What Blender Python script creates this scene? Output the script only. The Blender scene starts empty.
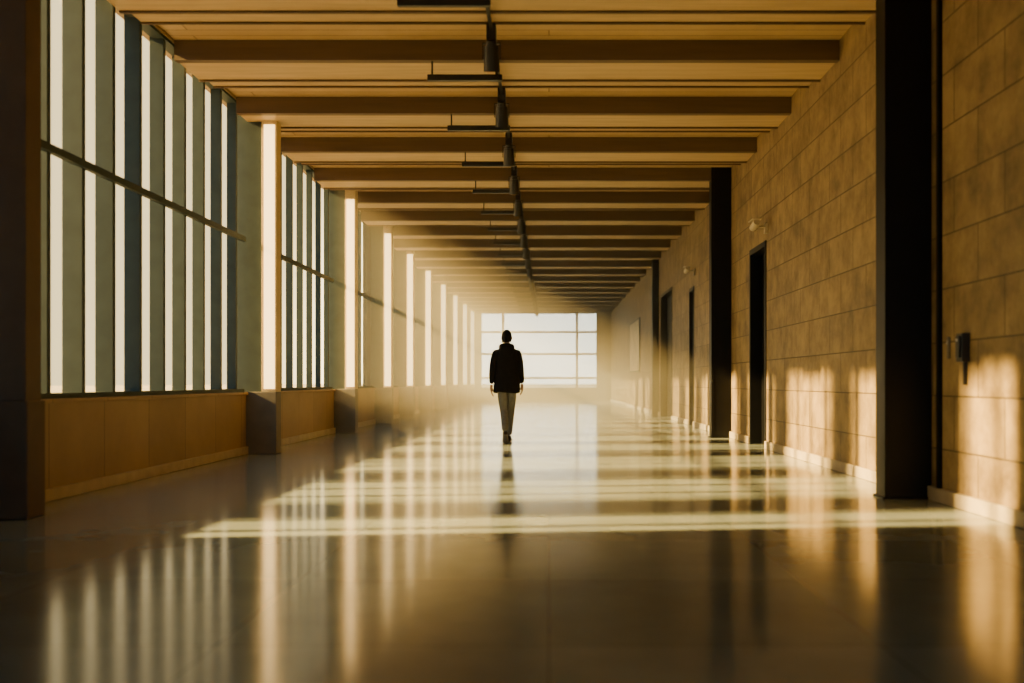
import bpy, bmesh, math, random
from mathutils import Vector, Matrix
random.seed(4)
scene=bpy.context.scene
XL,XR,ZC=-4.0,3.1,4.6
YE=50.0; YB=-4.0

# ---------------------------------------------------------------- materials
def newmat(name):
    m=bpy.data.materials.new(name); m.use_nodes=True
    nt=m.node_tree; b=nt.nodes['Principled BSDF']
    return m,nt,b
def simple(name,col,rough=0.6,metal=0.0,spec=0.5,var=0.12,scale=6.0,bump=0.0,stretch=(1,1,1)):
    m,nt,b=newmat(name); N=nt.nodes; L=nt.links
    tc=N.new('ShaderNodeTexCoord'); mp=N.new('ShaderNodeMapping'); mp.inputs['Scale'].default_value=stretch
    no=N.new('ShaderNodeTexNoise'); no.inputs['Scale'].default_value=scale; no.inputs['Detail'].default_value=5
    L.new(tc.outputs['Object'],mp.inputs[0]); L.new(mp.outputs[0],no.inputs['Vector'])
    cr=N.new('ShaderNodeValToRGB')
    cr.color_ramp.elements[0].position=0.3; cr.color_ramp.elements[1].position=0.7
    cr.color_ramp.elements[0].color=[c*(1-var) for c in col]+[1]
    cr.color_ramp.elements[1].color=[min(1,c*(1+var)) for c in col]+[1]
    L.new(no.outputs['Fac'],cr.inputs[0]); L.new(cr.outputs[0],b.inputs['Base Color'])
    b.inputs['Roughness'].default_value=rough; b.inputs['Metallic'].default_value=metal
    b.inputs['Specular IOR Level'].default_value=spec
    if bump:
        bp=N.new('ShaderNodeBump'); bp.inputs['Strength'].default_value=bump; bp.inputs['Distance'].default_value=0.01
        L.new(no.outputs['Fac'],bp.inputs['Height']); L.new(bp.outputs[0],b.inputs['Normal'])
    return m

def panel_mat(name,c1,c2,joint,bw,bh,axes,rough=0.7,mortar=0.006,bump=0.5,noise_scale=1.6,offset=0.5,brickmix=0.33):
    m,nt,b=newmat(name); N=nt.nodes; L=nt.links
    tc=N.new('ShaderNodeTexCoord'); sp=N.new('ShaderNodeSeparateXYZ'); cb=N.new('ShaderNodeCombineXYZ')
    L.new(tc.outputs['Object'],sp.inputs[0])
    L.new(sp.outputs[axes[0]],cb.inputs[0]); L.new(sp.outputs[axes[1]],cb.inputs[1])
    br=N.new('ShaderNodeTexBrick'); br.offset=offset
    br.inputs['Scale'].default_value=1; br.inputs['Brick Width'].default_value=bw; br.inputs['Row Height'].default_value=bh
    br.inputs['Mortar Size'].default_value=mortar; br.inputs['Mortar Smooth'].default_value=0.3
    br.inputs['Color1'].default_value=(0.25,0.25,0.25,1); br.inputs['Color2'].default_value=(0.75,0.75,0.75,1)
    br.inputs['Mortar'].default_value=(0.5,0.5,0.5,1)
    L.new(cb.outputs[0],br.inputs['Vector'])
    no=N.new('ShaderNodeTexNoise'); no.inputs['Scale'].default_value=noise_scale; no.inputs['Detail'].default_value=9; no.inputs['Roughness'].default_value=0.66
    L.new(tc.outputs['Object'],no.inputs['Vector'])
    mx=N.new('ShaderNodeMix'); mx.data_type='FLOAT'; mx.inputs[0].default_value=brickmix
    L.new(no.outputs['Fac'],mx.inputs[2]); L.new(br.outputs['Color'],mx.inputs[3])
    cr=N.new('ShaderNodeValToRGB'); e=cr.color_ramp.elements
    e[0].position=0.34; e[1].position=0.66; e[0].color=list(c1)+[1]; e[1].color=list(c2)+[1]
    L.new(mx.outputs[0],cr.inputs[0])
    jm=N.new('ShaderNodeMix'); jm.data_type='RGBA'; jm.inputs[7].default_value=list(joint)+[1]
    L.new(br.outputs['Fac'],jm.inputs[0]); L.new(cr.outputs[0],jm.inputs[6])
    L.new(jm.outputs[2],b.inputs['Base Color'])
    b.inputs['Roughness'].default_value=rough
    if bump:
        su=N.new('ShaderNodeMath'); su.operation='SUBTRACT'
        L.new(no.outputs['Fac'],su.inputs[0]); L.new(br.outputs['Fac'],su.inputs[1])
        bp=N.new('ShaderNodeBump'); bp.inputs['Strength'].default_value=bump; bp.inputs['Distance'].default_value=0.012
        L.new(su.outputs[0],bp.inputs['Height']); L.new(bp.outputs[0],b.inputs['Normal'])
    return m,nt,b,no,br

M_wallR=panel_mat('board_concrete',(0.12,0.078,0.033),(0.34,0.235,0.105),(0.06,0.038,0.018),0.85,0.42,('Y','Z'),0.6,0.006,0.9,3.0,0.5,0.15)[0]
M_wallL=panel_mat('sill_panel',(0.26,0.165,0.075),(0.38,0.25,0.115),(0.10,0.06,0.03),1.0,2.0,('Y','Z'),0.55,0.006,0.3,1.2,0.0)[0]
M_end=simple('end_wall_paint',(0.10,0.085,0.06),0.7,bump=0.1)
M_floor,nt,b,no,br=panel_mat('polished_stone',(0.18,0.205,0.19),(0.28,0.31,0.29),(0.12,0.13,0.12),1.2,1.2,('X','Y'),0.12,0.004,0.0,0.9,0.0)
mr=nt.nodes.new('ShaderNodeMapRange'); mr.inputs['To Min'].default_value=0.08; mr.inputs['To Max'].default_value=0.19
nt.links.new(no.outputs['Fac'],mr.inputs['Value']); nt.links.new(mr.outputs[0],b.inputs['Roughness'])
b.inputs['Specular IOR Level'].default_value=0.5
M_ceil=panel_mat('ceiling_wood',(0.44,0.295,0.14),(0.60,0.42,0.21),(0.22,0.14,0.065),7.5,0.17,('X','Y'),0.55,0.008,0.4,0.8)[0]
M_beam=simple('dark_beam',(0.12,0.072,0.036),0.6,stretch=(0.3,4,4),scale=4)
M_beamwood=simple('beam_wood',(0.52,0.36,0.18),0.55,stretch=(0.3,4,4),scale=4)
M_fin=simple('fin_metal',(0.045,0.062,0.062),0.6,metal=0.0,spec=0.15)
M_pier=simple('pier_concrete',(0.18,0.155,0.12),0.7,bump=0.2)
M_piershade=simple('pier_dark',(0.10,0.06,0.036),0.7,bump=0.2)  # shade on the unlit near pillar, put into a darker base colour
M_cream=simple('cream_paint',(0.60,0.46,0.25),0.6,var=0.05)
M_black=simple('black_steel',(0.004,0.004,0.005),0.5,var=0.2,spec=0.2)
M_blackp=simple('black_plastic',(0.015,0.014,0.014),0.4)
M_base=simple('baseboard_stone',(0.42,0.34,0.22),0.5)
M_ground=simple('paving',(0.47,0.40,0.29),0.8,scale=0.5)
M_blocker=simple('outdoor_concrete',(0.40,0.36,0.30),0.8,scale=0.5)
M_poster=simple('poster_paper',(0.62,0.50,0.34),0.6,scale=2.0,var=0.25)
M_steel=simple('brushed_steel',(0.5,0.48,0.45),0.3,metal=0.9)
M_sensor=simple('white_plastic',(0.5,0.42,0.30),0.4)
def glassmat():
    m,nt,b=newmat('window_glass'); N=nt.nodes; L=nt.links
    tr=N.new('ShaderNodeBsdfTransparent'); gl=N.new('ShaderNodeBsdfGlossy'); gl.inputs['Roughness'].default_value=0.03
    tr.inputs[0].default_value=(0.95,0.96,0.95,1)
    mx=N.new('ShaderNodeMixShader'); mx.inputs[0].default_value=0.06
    L.new(tr.outputs[0],mx.inputs[1]); L.new(gl.outputs[0],mx.inputs[2])
    L.new(mx.outputs[0],N['Material Output'].inputs[0]); return m
M_glass=glassmat()
def emis(name,col,s):
    m,nt,b=newmat(name); b.inputs['Base Color'].default_value=list(col)+[1]
    b.inputs['Emission Color'].default_value=list(col)+[1]; b.inputs['Emission Strength'].default_value=s; return m
M_sunglow=emis('light_strip_diffuser',(1.0,0.66,0.25),5)  # emission imitating sunlight on the pillar fronts, not a lamp

# ---------------------------------------------------------------- mesh helpers
def boxes(name,items,mats,bevel=0.0,parent=None):
    """items: (x0,x1,y0,y1,z0,z1[,mat])"""
    bm=bmesh.new()
    for it in items:
        x0,x1,y0,y1,z0,z1=it[:6]; mi=it[6] if len(it)>6 else 0
        vs=[bm.verts.new((x,y,z)) for x in (x0,x1) for y in (y0,y1) for z in (z0,z1)]
        for f in ((0,1,3,2),(4,6,7,5),(0,4,5,1),(2,3,7,6),(0,2,6,4),(1,5,7,3)):
            fc=bm.faces.new([vs[i] for i in f]); fc.material_index=mi
    bmesh.ops.recalc_face_normals(bm,faces=bm.faces[:])
    me=bpy.data.meshes.new(name); bm.to_mesh(me); bm.free()
    for m in (mats if isinstance(mats,list) else [mats]): me.materials.append(m)
    ob=bpy.data.objects.new(name,me); scene.collection.objects.link(ob)
    if bevel:
        md=ob.modifiers.new('bevel','BEVEL'); md.width=bevel; md.segments=2; md.limit_method='ANGLE'
    if parent: ob.parent=parent
    return ob
def empty(name,loc=(0,0,0)):
    e=bpy.data.objects.new(name,None); scene.collection.objects.link(e); e.location=loc; e.empty_display_size=0.2; return e
def meshobj(name,bm,mats,smooth=True,parent=None):
    bmesh.ops.recalc_face_normals(bm,faces=bm.faces[:])
    me=bpy.data.meshes.new(name); bm.to_mesh(me); bm.free()
    for m in (mats if isinstance(mats,list) else [mats]): me.materials.append(m)
    if smooth:
        for p in me.polygons: p.use_smooth=True
    ob=bpy.data.objects.new(name,me); scene.collection.objects.link(ob)
    if parent: ob.parent=parent
    return ob

# ---------------------------------------------------------------- shell
boxes('floor',[(XL-0.25,XR+0.6,YB-0.2,YE+0.25,-0.2,0.0)],M_floor)
boxes('ceiling',[(XL-0.25,XR+0.6,YB-0.2,YE+0.25,ZC,ZC+0.25)],M_ceil)
rx0,rx1,rz0,rz1=-3.5,2.5,0.6,4.3  # opening added behind the camera for cool fill light
boxes('wall_rear',[(XL-0.25,rx0,YB-0.2,YB,0,ZC),(rx1,XR+0.6,YB-0.2,YB,0,ZC),(rx0,rx1,YB-0.2,YB,0,rz0),(rx0,rx1,YB-0.2,YB,rz1,ZC)],M_wallR)
# ceiling beams
beams=[]
y=10.67-2.12*6
while y<YE-0.5:
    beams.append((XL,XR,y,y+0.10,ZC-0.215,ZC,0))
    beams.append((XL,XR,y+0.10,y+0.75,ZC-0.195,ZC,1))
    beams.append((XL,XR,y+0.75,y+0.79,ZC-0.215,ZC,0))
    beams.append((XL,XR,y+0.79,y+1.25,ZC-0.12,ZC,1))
    beams.append((XL,XR,y+1.25,y+1.28,ZC-0.14,ZC,0))
    y+=2.12
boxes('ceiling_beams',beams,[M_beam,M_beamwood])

# left wall
WT=4.57
PY=[6.9,13.2,18.6,22.9,26.6,30.6,35.0,39.5,44.0,48.3]; PD=0.25
Y0=5.9
boxes('wall_left',[(XL-0.25,XL,YB,Y0,0,ZC),(XL-0.25,XL,Y0,YE,0,0.78),(XL-0.25,XL,Y0,YE,WT,ZC),(XL-0.25,XL,6.74,6.95,0.78,WT)],M_wallL)  # last box: added strip that keeps the sun off the first pillar
boxes('trim_1',[(XL-0.27,XL+0.03,Y0,YE,0.78,0.815)],M_wallL,bevel=0.005)
k=0
starts=[Y0]+[p+PD for p in PY]; ends=PY+[YE]
segs=[]
for a,bb in zip(starts,ends):
    if bb-a<0.3: continue
    k+=1
    n=max(1,round((bb-a)/0.61)); pitch=(bb-a)/n
    it=[]
    for i in range(n):
        c=a+(i+0.5)*pitch
        dep=max(0.05,min(0.19,1.50/c))
        it.append((XL-0.03-dep,XL-0.03,c-0.032,c+0.032,0.815,WT,0))
    if a<22: it.append((XL-0.05,XL+0.0,a,bb,2.80,2.865,0))
    it.append((XL-0.15,XL-0.02,a,bb,WT-0.03,WT,0)); it.append((XL-0.15,XL-0.02,a,bb,0.815,0.86,0))
    it.append((XL-0.235,XL-0.23,a,bb,0.815,WT,1))
    boxes('window_%d'%k,it,[M_fin,M_glass])
    segs.append((XL,XL+0.035,a,bb,0,0.10))
for i,p in enumerate(PY):
    e=empty('wall_pillar',(-3.8,p,0))
    def P(n,its,m,bv=0):
        o=boxes(n,its,m,bevel=bv); o.parent=e; o.matrix_parent_inverse=Matrix.Translation((3.8,-p,0)); return o
    P('pier_base',[(XL,-3.6,p,p+PD,0,0.82)],M_piershade if i==0 else M_pier,0.008)
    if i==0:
        P('pier_shaft',[(XL,-3.62,p+0.02,p+PD-0.02,0.82,ZC)],M_piershade,0.005)
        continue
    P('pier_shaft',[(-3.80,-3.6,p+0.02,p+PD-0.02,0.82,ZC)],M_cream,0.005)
    P('pier_web',[(XL-0.2,-3.80,p+0.07,p+PD-0.07,0.82,ZC)],M_fin)
    P('light_strip',[(-3.765,-3.625,p+0.005,p+0.02,0.86,ZC-0.25)],M_sunglow)  # added glowing face in place of a sunlit pillar front
boxes('baseboard_left',[(XL,XL+0.035,YB,Y0,0,0.1)]+segs,M_base,bevel=0.006)

# right wall with door openings
doors=[(14.3,15.35,2.92),(21.4,22.0,2.95),(25.2,27.6,3.3)]
items=[];cur=YB
for (a,bb,h) in doors:
    items.append((XR,XR+0.5,cur,a,0,ZC)); items.append((XR,XR+0.5,a,bb,h,ZC)); cur=bb
items.append((XR,XR+0.5,cur,YE,0,ZC))
boxes('wall_right',items,M_wallR)
bs=[];cur=YB
for (a,bb,h) in doors:
    bs.append((XR-0.035,XR,cur,a-0.06,0,0.11)); cur=bb+0.06
bs.append((XR-0.035,XR,cur,YE,0,0.11))
boxes('baseboard_right',bs,M_base,bevel=0.006)
for i,(a,bb,h) in enumerate(doors):
    it=[(XR+0.16,XR+0.21,a,bb,0.0,h,0),
        (XR-0.015,XR+0.16,a-0.05,a+0.02,0,h+0.05,0),(XR-0.015,XR+0.16,bb-0.02,bb+0.05,0,h+0.05,0),
        (XR-0.015,XR+0.16,a,bb,h-0.03,h+0.05,0),
        (XR+0.12,XR+0.16,a+0.08,a+0.11,0.9,1.25,1),
        (XR+0.155,XR+0.165,(a+bb)/2-0.004,(a+bb)/2+0.004,0.02,h-0.04,1)]
    boxes('door_%d'%(i+1),it,[M_black,M_steel])
for yc,xi in ((8.1,2.74),(17.0,2.78),(28.2,2.94)):
    it=[(xi,XR,yc,yc+0.02,0,ZC),(xi,XR,yc+0.2,yc+0.22,0,ZC),((xi+XR)/2-0.03,(xi+XR)/2+0.03,yc+0.02,yc+0.2,0,ZC),(xi-0.02,xi+0.02,yc-0.005,yc+0.225,0,ZC),
        (xi-0.04,XR,yc-0.02,yc+0.24,0,0.02)]
    boxes('steel_column',it,M_black,bevel=0.003)
boxes('trim_2',[(XR-0.03,XR,7.88,7.93,0,ZC)],M_black)

# end wall with window
wx0,wx1,wz0,wz1=-3.45,2.45,0.58,4.45
boxes('wall_end',[(XL,wx0,YE,YE+0.25,0,ZC),(wx1,XR,YE,YE+0.25,0,ZC),(wx0,wx1,YE,YE+0.25,0,wz0),(wx0,wx1,YE,YE+0.25,wz1,ZC)],M_end)
it=[(wx0,wx1,YE+0.05,YE+0.15,wz0,wz0+0.08,0),(wx0,wx1,YE+0.05,YE+0.15,wz1-0.08,wz1,0),
    (wx0,wx0+0.08,YE+0.05,YE+0.15,wz0,wz1,0),(wx1-0.08,wx1,YE+0.05,YE+0.15,wz0,wz1,0)]
for px in (-2.3,1.4): it.append((px-0.06,px+0.06,YE+0.05,YE+0.15,wz0,wz1,0))
for pz in (1.15,2.35,3.45): it.append((wx0,wx1,YE+0.06,YE+0.14,pz-0.05,pz+0.05,0))
it.append((wx0,wx1,YE+0.1,YE+0.105,wz0,wz1,1))
boxes('window_%d'%(k+1),it,[M_fin,M_glass])
it=[(rx0,rx1,YB-0.15,YB-0.05,rz0,rz0+0.08,0),(rx0,rx1,YB-0.15,YB-0.05,rz1-0.08,rz1,0)]
for px in (-3.46,-2.0,-0.5,1.0,2.46): it.append((px-0.04,px+0.04,YB-0.15,YB-0.05,rz0,rz1,0))
it.append((rx0,rx1,YB-0.105,YB-0.1,rz0,rz1,1))
boxes('window_%d'%(k+2),it,[M_fin,M_glass])  # added rear window, lets cool fill light onto the near floor
boxes('baseboard_end',[(XL+0.04,XR-0.04,YE-0.03,YE,0,0.1)],M_end)

# ---------------------------------------------------------------- track lighting
tr=empty('track_lighting',(-0.56,10,4.35))
def TP(n,its,m,bv=0.0):
    o=boxes(n,its,m,bevel=bv); o.parent=tr; o.matrix_parent_inverse=Matrix.Translation((0.56,-10,-4.35)); return o
TP('track_rail',[(-0.575,-0.545,2.0,48.0,4.34,4.385)],M_blackp)
y=10.6-2.12*4; n=0
while y<47:
    n+=1
    TP('linear_arm_%d'%n,[(-1.30,-0.50,y+0.07,y+0.13,4.17,4.235),(-1.26,-1.24,y+0.09,y+0.11,4.235,4.385),(-0.575,-0.545,y+0.08,y+0.12,4.20,4.34)],M_blackp,0.006)
    yy=y-0.85
    bm=bmesh.new()
    bmesh.ops.create_cone(bm,cap_ends=True,segments=20,radius1=0.080,radius2=0.070,depth=0.24,matrix=Matrix.Translation((-0.56,yy,4.10))@Matrix.Rotation(math.radians(18),4,'X'))
    bmesh.ops.create_cone(bm,cap_ends=True,segments=20,radius1=0.05,radius2=0.05,depth=0.06,matrix=Matrix.Translation((-0.56,yy-0.04,4.225))@Matrix.Rotation(math.radians(18),4,'X'))
    for sx in (-0.085,0.085):
        bmesh.ops.create_cube(bm,size=1,matrix=Matrix.Translation((-0.56+sx,yy,4.17))@Matrix.Diagonal((0.01,0.03,0.16,1)))
    bmesh.ops.create_cube(bm,size=1,matrix=Matrix.Translation((-0.56,yy,4.25))@Matrix.Diagonal((0.18,0.03,0.012,1)))
    bmesh.ops.create_cube(bm,size=1,matrix=Matrix.Translation((-0.56,yy,4.335))@Matrix.Diagonal((0.09,0.2,0.16,1)))
    o=meshobj('spotlight_%d'%n,bm,M_blackp,smooth=False,parent=tr); o.matrix_parent_inverse=Matrix.Translation((0.56,-10,-4.35))
    y+=2.12

# ---------------------------------------------------------------- wall fittings
boxes('intercom',[(XR-0.06,XR,7.36,7.47,1.10,1.31,0),(XR-0.075,XR-0.06,7.385,7.445,1.13,1.29,0),(XR-0.08,XR-0.075,7.40,7.43,1.25,1.27,1),
                  (XR-0.03,XR,7.405,7.425,0.93,1.10,0)],[M_blackp,M_steel],bevel=0.006)
boxes('access_reader',[(XR-0.02,XR,7.72,7.75,1.13,1.30,0),(XR-0.024,XR-0.02,7.728,7.742,1.24,1.27,1)],[M_pier,M_steel],bevel=0.003)
def seccam(y,z):
    bm=bmesh.new()
    bmesh.ops.create_cube(bm,size=1,matrix=Matrix.Translation((XR-0.02,y,z-0.02))@Matrix.Diagonal((0.04,0.10,0.14,1)))
    bmesh.ops.create_cone(bm,cap_ends=True,segments=12,radius1=0.015,radius2=0.015,depth=0.13,matrix=Matrix.Translation((XR-0.095,y,z))@Matrix.Rotation(math.radians(90),4,'Y'))
    bmesh.ops.create_cone(bm,cap_ends=True,segments=18,radius1=0.055,radius2=0.045,depth=0.26,matrix=Matrix.Translation((XR-0.18,y-0.02,z+0.03))@Matrix.Rotation(math.radians(80),4,'X'))
    bmesh.ops.create_cube(bm,size=1,matrix=Matrix.Translation((XR-0.18,y-0.02,z+0.09))@Matrix.Diagonal((0.13,0.30,0.012,1)))
    meshobj('security_camera',bm,M_sensor,smooth=False)
seccam(14.2,3.15); seccam(21.2,3.3)
boxes('wall_poster',[(XR-0.03,XR,34.0,38.0,1.35,3.1,0),(XR-0.04,XR,33.95,34.0,1.3,3.15,1),(XR-0.04,XR,38.0,38.05,1.3,3.15,1),(XR-0.04,XR,34.0,38.0,1.3,1.35,1),(XR-0.04,XR,34.0,38.0,3.1,3.15,1)],[M_poster,M_fin])

# ---------------------------------------------------------------- outside
boxes('ground',[(-150,150,-60,600,-0.45,-0.25)],M_ground)
cl=[]  # added piers, lintel and wall that cut the sun into floor bars
CY=[5.65,8.25,11.05,13.6]+[16.0+2.4*i for i in range(8)]
for i,c in enumerate(CY):
    w=0.36 if i==0 else 0.50
    cl.append((-19.4,-19.0,c-w,c+w,-0.25,12.2))
    cl.append((-19.5,-18.9,c-w-0.08,c+w+0.08,-0.25,0.2))
cl.append((-19.6,-18.8,-12,CY[-1]+0.8,12.2,13.2))
cl.append((-19.4,-19.0,-12,4.1,-0.25,12.2))
boxes('colonnade',cl,M_blocker)

# ---------------------------------------------------------------- walking man
man=empty('walking_man',(-0.66,15.6,0))
M_jacket=simple('jacket_cloth',(0.012,0.011,0.012),0.9,scale=25,bump=0.3,spec=0.1)
M_pants=simple('trouser_cloth',(0.18,0.18,0.17),0.85,scale=25,bump=0.3,spec=0.2)
M_shoe=simple('shoe_leather',(0.035,0.022,0.015),0.5)
M_sole=simple('shoe_sole',(0.25,0.22,0.18),0.7)
M_skin=simple('skin',(0.42,0.25,0.17),0.5,var=0.05)
M_hair=simple('hair',(0.010,0.007,0.005),0.75,scale=60,stretch=(1,1,0.2),bump=0.5,spec=0.2)
M_eye=simple('eye',(0.5,0.48,0.45),0.2)
def skin(name,V,E,root,mats,assign=None,sub=2):
    me=bpy.data.meshes.new(name+'_sk'); me.from_pydata([v[:3] for v in V],E,[])
    ob=bpy.data.objects.new(name+'_sk',me); scene.collection.objects.link(ob)
    md=ob.modifiers.new('skin','SKIN'); md.use_smooth_shade=True; md.branch_smoothing=0.3
    for i,v in enumerate(V):
        r=v[3]; r=r if isinstance(r,tuple) else (r,r)
        me.skin_vertices[0].data[i].radius=r; me.skin_vertices[0].data[i].use_root=(i==root)
    s=ob.modifiers.new('sub','SUBSURF'); s.levels=sub; s.render_levels=sub
    dg=bpy.context.evaluated_depsgraph_get(); dg.update()
    m2=bpy.data.meshes.new_from_object(ob.evaluated_get(dg)); m2.name=name
    bpy.data.objects.remove(ob)
    m2.materials.clear()
    for m in mats: m2.materials.append(m)
    for p in m2.polygons:
        p.use_smooth=True
        if assign: p.material_index=assign(p.center)
    o=bpy.data.objects.new(name,m2); scene.collection.objects.link(o); o.parent=man
    return o
V=[(0,0,0.95,(0.14,0.11)),(0,0.01,1.10,(0.135,0.10)),(0,0.015,1.28,(0.155,0.11)),(0,0.0,1.40,(0.12,0.09)),(0,0.01,1.49,0.062),(0,0.03,1.57,0.056),
 (-0.175,0,1.405,0.072),(-0.222,-0.07,1.15,0.054),(-0.235,-0.05,0.915,0.040),
 (0.175,0,1.405,0.072),(0.222,-0.02,1.15,0.054),(0.235,0.10,0.925,0.040),
 (-0.080,0,0.88,0.098),(-0.045,0.04,0.50,0.066),(-0.015,-0.255,0.20,0.052),
 (0.080,0.02,0.88,0.098),(0.055,0.17,0.49,0.066),(0.022,0.25,0.10,0.052)]
E=[(0,1),(1,2),(2,3),(3,4),(4,5),(3,6),(6,7),(7,8),(3,9),(9,10),(10,11),(0,12),(12,13),(13,14),(0,15),(15,16),(16,17)]
def asg(c):
    if c.z>1.50 and abs(c.x)<0.09: return 2
    if c.z<0.90 and abs(c.x)<0.19: return 1
    return 0
skin('body',V,E,0,[M_jacket,M_pants,M_skin],asg)
def shoe(name,loc,bend):
    # sections along y: (y, halfwidth, top height)
    secs=[(-0.075,0.012,0.055),(-0.07,0.027,0.085),(-0.045,0.037,0.105),(0.0,0.040,0.108),(0.045,0.040,0.088),(0.09,0.046,0.068),(0.13,0.050,0.056),(0.17,0.046,0.048),(0.20,0.035,0.040),(0.215,0.015,0.030)]
    bm=bmesh.new(); NS=20; prev=None
    def tf(x,y,z):
        if y<0.13:
            yy=y-0.13
            w=min(1,(0.13-y)/0.03); bb=-bend*w; c,s=math.cos(bb),math.sin(bb)
            return (x,0.13+yy*c-z*s,yy*s+z*c)
        return (x,y,z)
    for (y,hw,h) in secs:
        cur=[]
        for i in range(NS):
            a=2*math.pi*i/NS
            x=hw*math.copysign(abs(math.cos(a))**0.7,math.cos(a)); z=h/2+h/2*math.copysign(abs(math.sin(a))**0.7,math.sin(a))
            cur.append(bm.verts.new(tf(x,y,z)))
        if prev:
            for i in range(NS):
                f=bm.faces.new((prev[i],prev[(i+1)%NS],cur[(i+1)%NS],cur[i]))
                f.material_index=1 if NS*0.58<i<NS*0.92 else 0
        else: bm.faces.new(cur)
        prev=cur
    bm.faces.new(prev)
    o=meshobj(name,bm,[M_shoe,M_sole],parent=man); o.location=loc
shoe('shoe_right',(0.024,0.25,0.0),0.0)
shoe('shoe_left',(-0.013,-0.245,0.0),math.radians(42))
rings=[(0.785,0.200,0.150,0.0),(0.80,0.208,0.158,0.0),(0.93,0.205,0.155,0),(1.08,0.188,0.142,0.005),(1.22,0.195,0.145,0.01),(1.34,0.205,0.14,0.005),(1.42,0.175,0.12,0),(1.465,0.12,0.10,0),(1.50,0.085,0.085,0.01)]
bm=bmesh.new(); NR=40; prev=None
for (z,rx,ry,cy) in rings:
    cur=[]
    for i in range(NR):
        a=2*math.pi*i/NR
        w=1+0.02*math.sin(a*7+z*9)+0.012*math.sin(a*3-z*25)
        cur.append(bm.verts.new((rx*w*math.copysign(abs(math.cos(a))**0.85,math.cos(a)),cy+ry*w*math.sin(a),z+(0.012*math.sin(2*a) if z<0.9 else 0))))
    if prev:
        for i in range(NR): bm.faces.new((prev[i],prev[(i+1)%NR],cur[(i+1)%NR],cur[i]))
    else:
        first=cur
    prev=cur
bm.faces.new(prev)
inner=[bm.verts.new((v.co.x*0.9,v.co.y*0.9,v.co.z+0.03)) for v in first]
for i in range(NR): bm.faces.new((first[i],first[(i+1)%NR],inner[(i+1)%NR],inner[i]))
bm.faces.new(inner)
meshobj('jacket',bm,M_jacket,parent=man)
bm=bmesh.new(); NU,NV=32,14; grid=[]
for i in range(NU):
    a=2*math.pi*i/NU; back=max(0,-math.sin(a))
    R=0.088+0.022*back; t=0.030+0.028*back
    row=[]
    for j in range(NV):
        p=2*math.pi*j/NV; r=R+t*math.cos(p)*0.8
        row.append(bm.verts.new((r*math.cos(a)*1.05,0.012+r*math.sin(a),1.495-0.035*back*0.4+t*math.sin(p)*1.25)))
    grid.append(row)
for i in range(NU):
    for j in range(NV):
        bm.faces.new((grid[i][j],grid[(i+1)%NU][j],grid[(i+1)%NU][(j+1)%NV],grid[i][(j+1)%NV]))
bmesh.ops.create_uvsphere(bm,u_segments=20,v_segments=14,radius=1,matrix=Matrix.Translation((0,-0.105,1.435))@Matrix.Rotation(math.radians(-12),4,'X')@Matrix.Diagonal((0.115,0.055,0.105,1)))
meshobj('hood',bm,M_jacket,parent=man)
bm=bmesh.new()
bmesh.ops.create_uvsphere(bm,u_segments=40,v_segments=30,radius=1)
for v in bm.verts:
    x,y,z=v.co
    X=0.074*x; Y=0.094*y; Z=0.118*z
    if z<0: X*=1-0.28*(-z); Y*=1-0.12*(-z) if y>0 else 1-0.3*(-z)
    if y>0.5:
        Y-=0.010*math.exp(-((z-0.08)/0.12)**2)*math.exp(-((abs(x)-0.38)/0.2)**2)
        Y+=0.022*math.exp(-(x/0.13)**2)*math.exp(-((z+0.18)/0.14)**2)
        Y+=0.007*math.exp(-(x/0.3)**2)*math.exp(-((z+0.47)/0.07)**2)
        Y+=0.008*math.exp(-(x/0.3)**2)*math.exp(-((z+0.82)/0.12)**2)
        Y+=0.004*math.exp(-((z-0.25)/0.07)**2)
    v.co=(X,Y+0.035,Z+1.638)
for s in (-1,1):
    bmesh.ops.create_uvsphere(bm,u_segments=12,v_segments=10,radius=1,matrix=Matrix.Translation((s*0.077,0.025,1.635))@Matrix.Rotation(s*0.3,4,'Z')@Matrix.Diagonal((0.009,0.019,0.032,1)))
meshobj('head',bm,M_skin,parent=man)
bm=bmesh.new()
for s in (-1,1):
    bmesh.ops.create_uvsphere(bm,u_segments=12,v_segments=10,radius=0.0115,matrix=Matrix.Translation((s*0.029,0.107,1.647)))
meshobj('eyes',bm,M_eye,parent=man)
bm=bmesh.new()
bmesh.ops.create_uvsphere(bm,u_segments=40,v_segments=30,radius=1)
kill=[v for v in bm.verts if (v.co.y>0.35 and v.co.z<0.45) or v.co.z<-0.52 or (v.co.y>-0.15 and v.co.z<0.05)]
bmesh.ops.delete(bm,geom=kill,context='VERTS')
for v in bm.verts:
    x,y,z=v.co; w=1+0.03*math.sin(x*23+y*17)+0.02*math.sin(z*31+x*11)
    v.co=(0.083*x*w,0.103*y*w+0.033,0.132*z*w+1.638)
o=meshobj('hair',bm,M_hair,parent=man)
md=o.modifiers.new('solid','SOLIDIFY'); md.thickness=0.008
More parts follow.
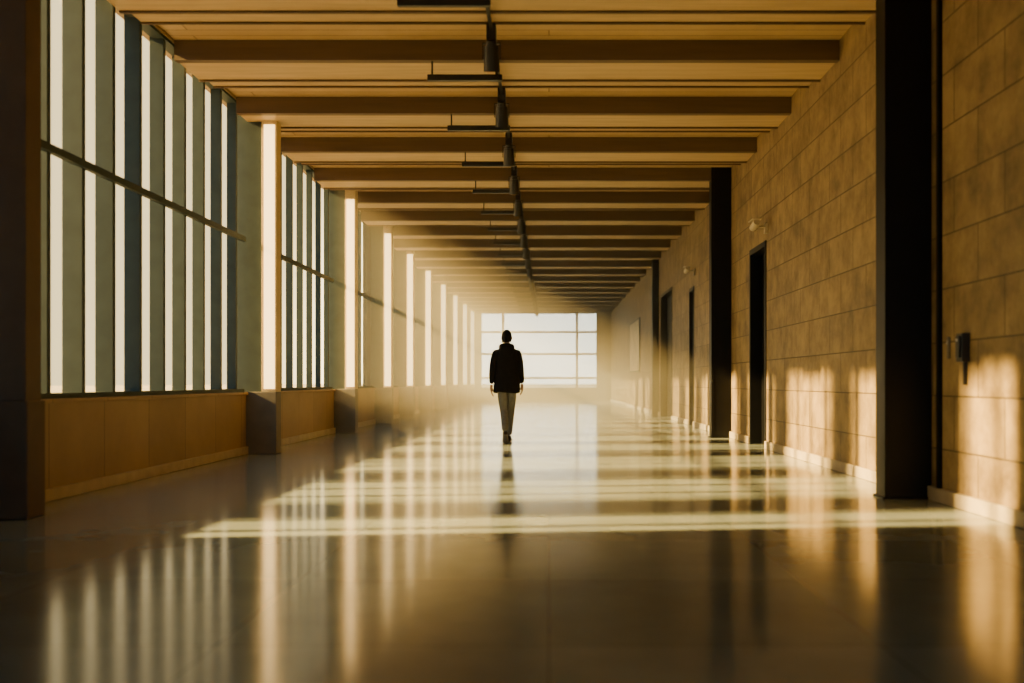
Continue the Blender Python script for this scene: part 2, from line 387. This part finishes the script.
def hand(name,wx,wy,wz,s,tilt):
    V=[(0,0,0.02,(0.026,0.022)),(0,0.0,-0.03,(0.024,0.016)),(0,0.004,-0.075,(0.034,0.015))]
    E=[(0,1),(1,2)]
    for (fy,ln) in ((0.030,0.070),(0.010,0.080),(-0.010,0.075),(-0.030,0.058)):
        b0=len(V)
        V.append((0,fy,-0.095,0.0095)); V.append((-s*0.006,fy*1.08,-0.095-ln*0.42,0.0088))
        V.append((-s*0.020,fy*1.08,-0.095-ln*0.78,0.0080)); V.append((-s*0.034,fy*1.05,-0.095-ln*0.98,0.0070))
        E+= [(2,b0),(b0,b0+1),(b0+1,b0+2),(b0+2,b0+3)]
    b0=len(V)
    V+= [(-s*0.008,0.030,-0.045,0.012),(-s*0.022,0.046,-0.075,0.0105),(-s*0.028,0.050,-0.103,0.009)]
    E+= [(1,b0),(b0,b0+1),(b0+1,b0+2)]
    o=skin(name,V,E,0,[M_skin],None,1)
    o.location=(wx,wy,wz); o.rotation_euler=(tilt,0,0)
hand('hand_left',-0.236,-0.048,0.895,-1,math.radians(5))
hand('hand_right',0.236,0.108,0.905,1,math.radians(20))

# ---------------------------------------------------------------- haze (sunlit dust in the far part of the hall)
bm=bmesh.new()
hx0,hx1,hy0,hy1,hz0,hz1=-3.59,2.72,16.6,49.9,0.01,4.38
bmesh.ops.create_cube(bm,size=1,matrix=Matrix.Translation(((hx0+hx1)/2,(hy0+hy1)/2,(hz0+hz1)/2))@Matrix.Diagonal((hx1-hx0,hy1-hy0,hz1-hz0,1)))
mh=bpy.data.materials.new('dusty_air'); mh.use_nodes=True; nt=mh.node_tree; nt.nodes.remove(nt.nodes['Principled BSDF'])
vs=nt.nodes.new('ShaderNodeVolumeScatter'); vs.inputs['Density'].default_value=0.056; vs.inputs['Anisotropy'].default_value=0.1
vs.inputs['Color'].default_value=(1,0.84,0.54,1)
nt.links.new(vs.outputs[0],nt.nodes['Material Output'].inputs['Volume'])
meshobj('hazy_air',bm,mh,smooth=False)

# ---------------------------------------------------------------- light
sd=bpy.data.lights.new('sun','SUN'); sd.energy=64; sd.angle=math.radians(1.5); sd.color=(1.0,0.65,0.205)
so=bpy.data.objects.new('sun',sd); scene.collection.objects.link(so)
d=Vector((1.0,math.tan(math.radians(6)),-0.48)).normalized(); so.rotation_euler=d.to_track_quat('-Z','Y').to_euler(); so.location=(-30,0,20)
w=bpy.data.worlds.new('sky'); scene.world=w; w.use_nodes=True; nt=w.node_tree
bg=nt.nodes['Background']; tc=nt.nodes.new('ShaderNodeTexCoord'); sp=nt.nodes.new('ShaderNodeSeparateXYZ'); cr=nt.nodes.new('ShaderNodeValToRGB')
nt.links.new(tc.outputs['Generated'],sp.inputs[0]); nt.links.new(sp.outputs['Z'],cr.inputs[0])
e=cr.color_ramp.elements; e[0].position=0.0; e[0].color=(1,0.75,0.36,1); e[1].position=0.7; e[1].color=(0.28,0.42,0.48,1)
x=e.new(0.3); x.color=(1.0,0.75,0.37,1)
# cooler sky on the side away from the sunrise glow
mc=nt.nodes.new('ShaderNodeMix'); mc.data_type='RGBA'; mc.inputs[7].default_value=(0.42,0.66,0.78,1)
m2=nt.nodes.new('ShaderNodeMapRange'); m2.inputs['From Min'].default_value=0.1; m2.inputs['From Max'].default_value=-0.6
nt.links.new(sp.outputs['Y'],m2.inputs['Value']); nt.links.new(m2.outputs[0],mc.inputs[0]); nt.links.new(cr.outputs[0],mc.inputs[6]); nt.links.new(mc.outputs[2],bg.inputs['Color'])
mr=nt.nodes.new('ShaderNodeMapRange'); mr.interpolation_type='SMOOTHSTEP'
mr.inputs['From Min'].default_value=0.955; mr.inputs['From Max'].default_value=1.0; mr.inputs['To Min'].default_value=2.7; mr.inputs['To Max'].default_value=15.0
nt.links.new(sp.outputs['Y'],mr.inputs['Value']); nt.links.new(mr.outputs[0],bg.inputs['Strength'])

# ---------------------------------------------------------------- camera
cd=bpy.data.cameras.new('camera'); cam=bpy.data.objects.new('camera',cd); scene.collection.objects.link(cam)
cam.location=(0,0,0.95); cam.rotation_euler=(math.radians(90),0,0)
cd.sensor_width=36; cd.lens=36*1000/1024; cd.shift_x=-37/1024; cd.shift_y=40.5/1024
cd.dof.use_dof=True; cd.dof.focus_distance=16; cd.dof.aperture_fstop=1.1
scene.camera=cam
scene.view_settings.view_transform='AgX'
scene.view_settings.exposure=-0.2
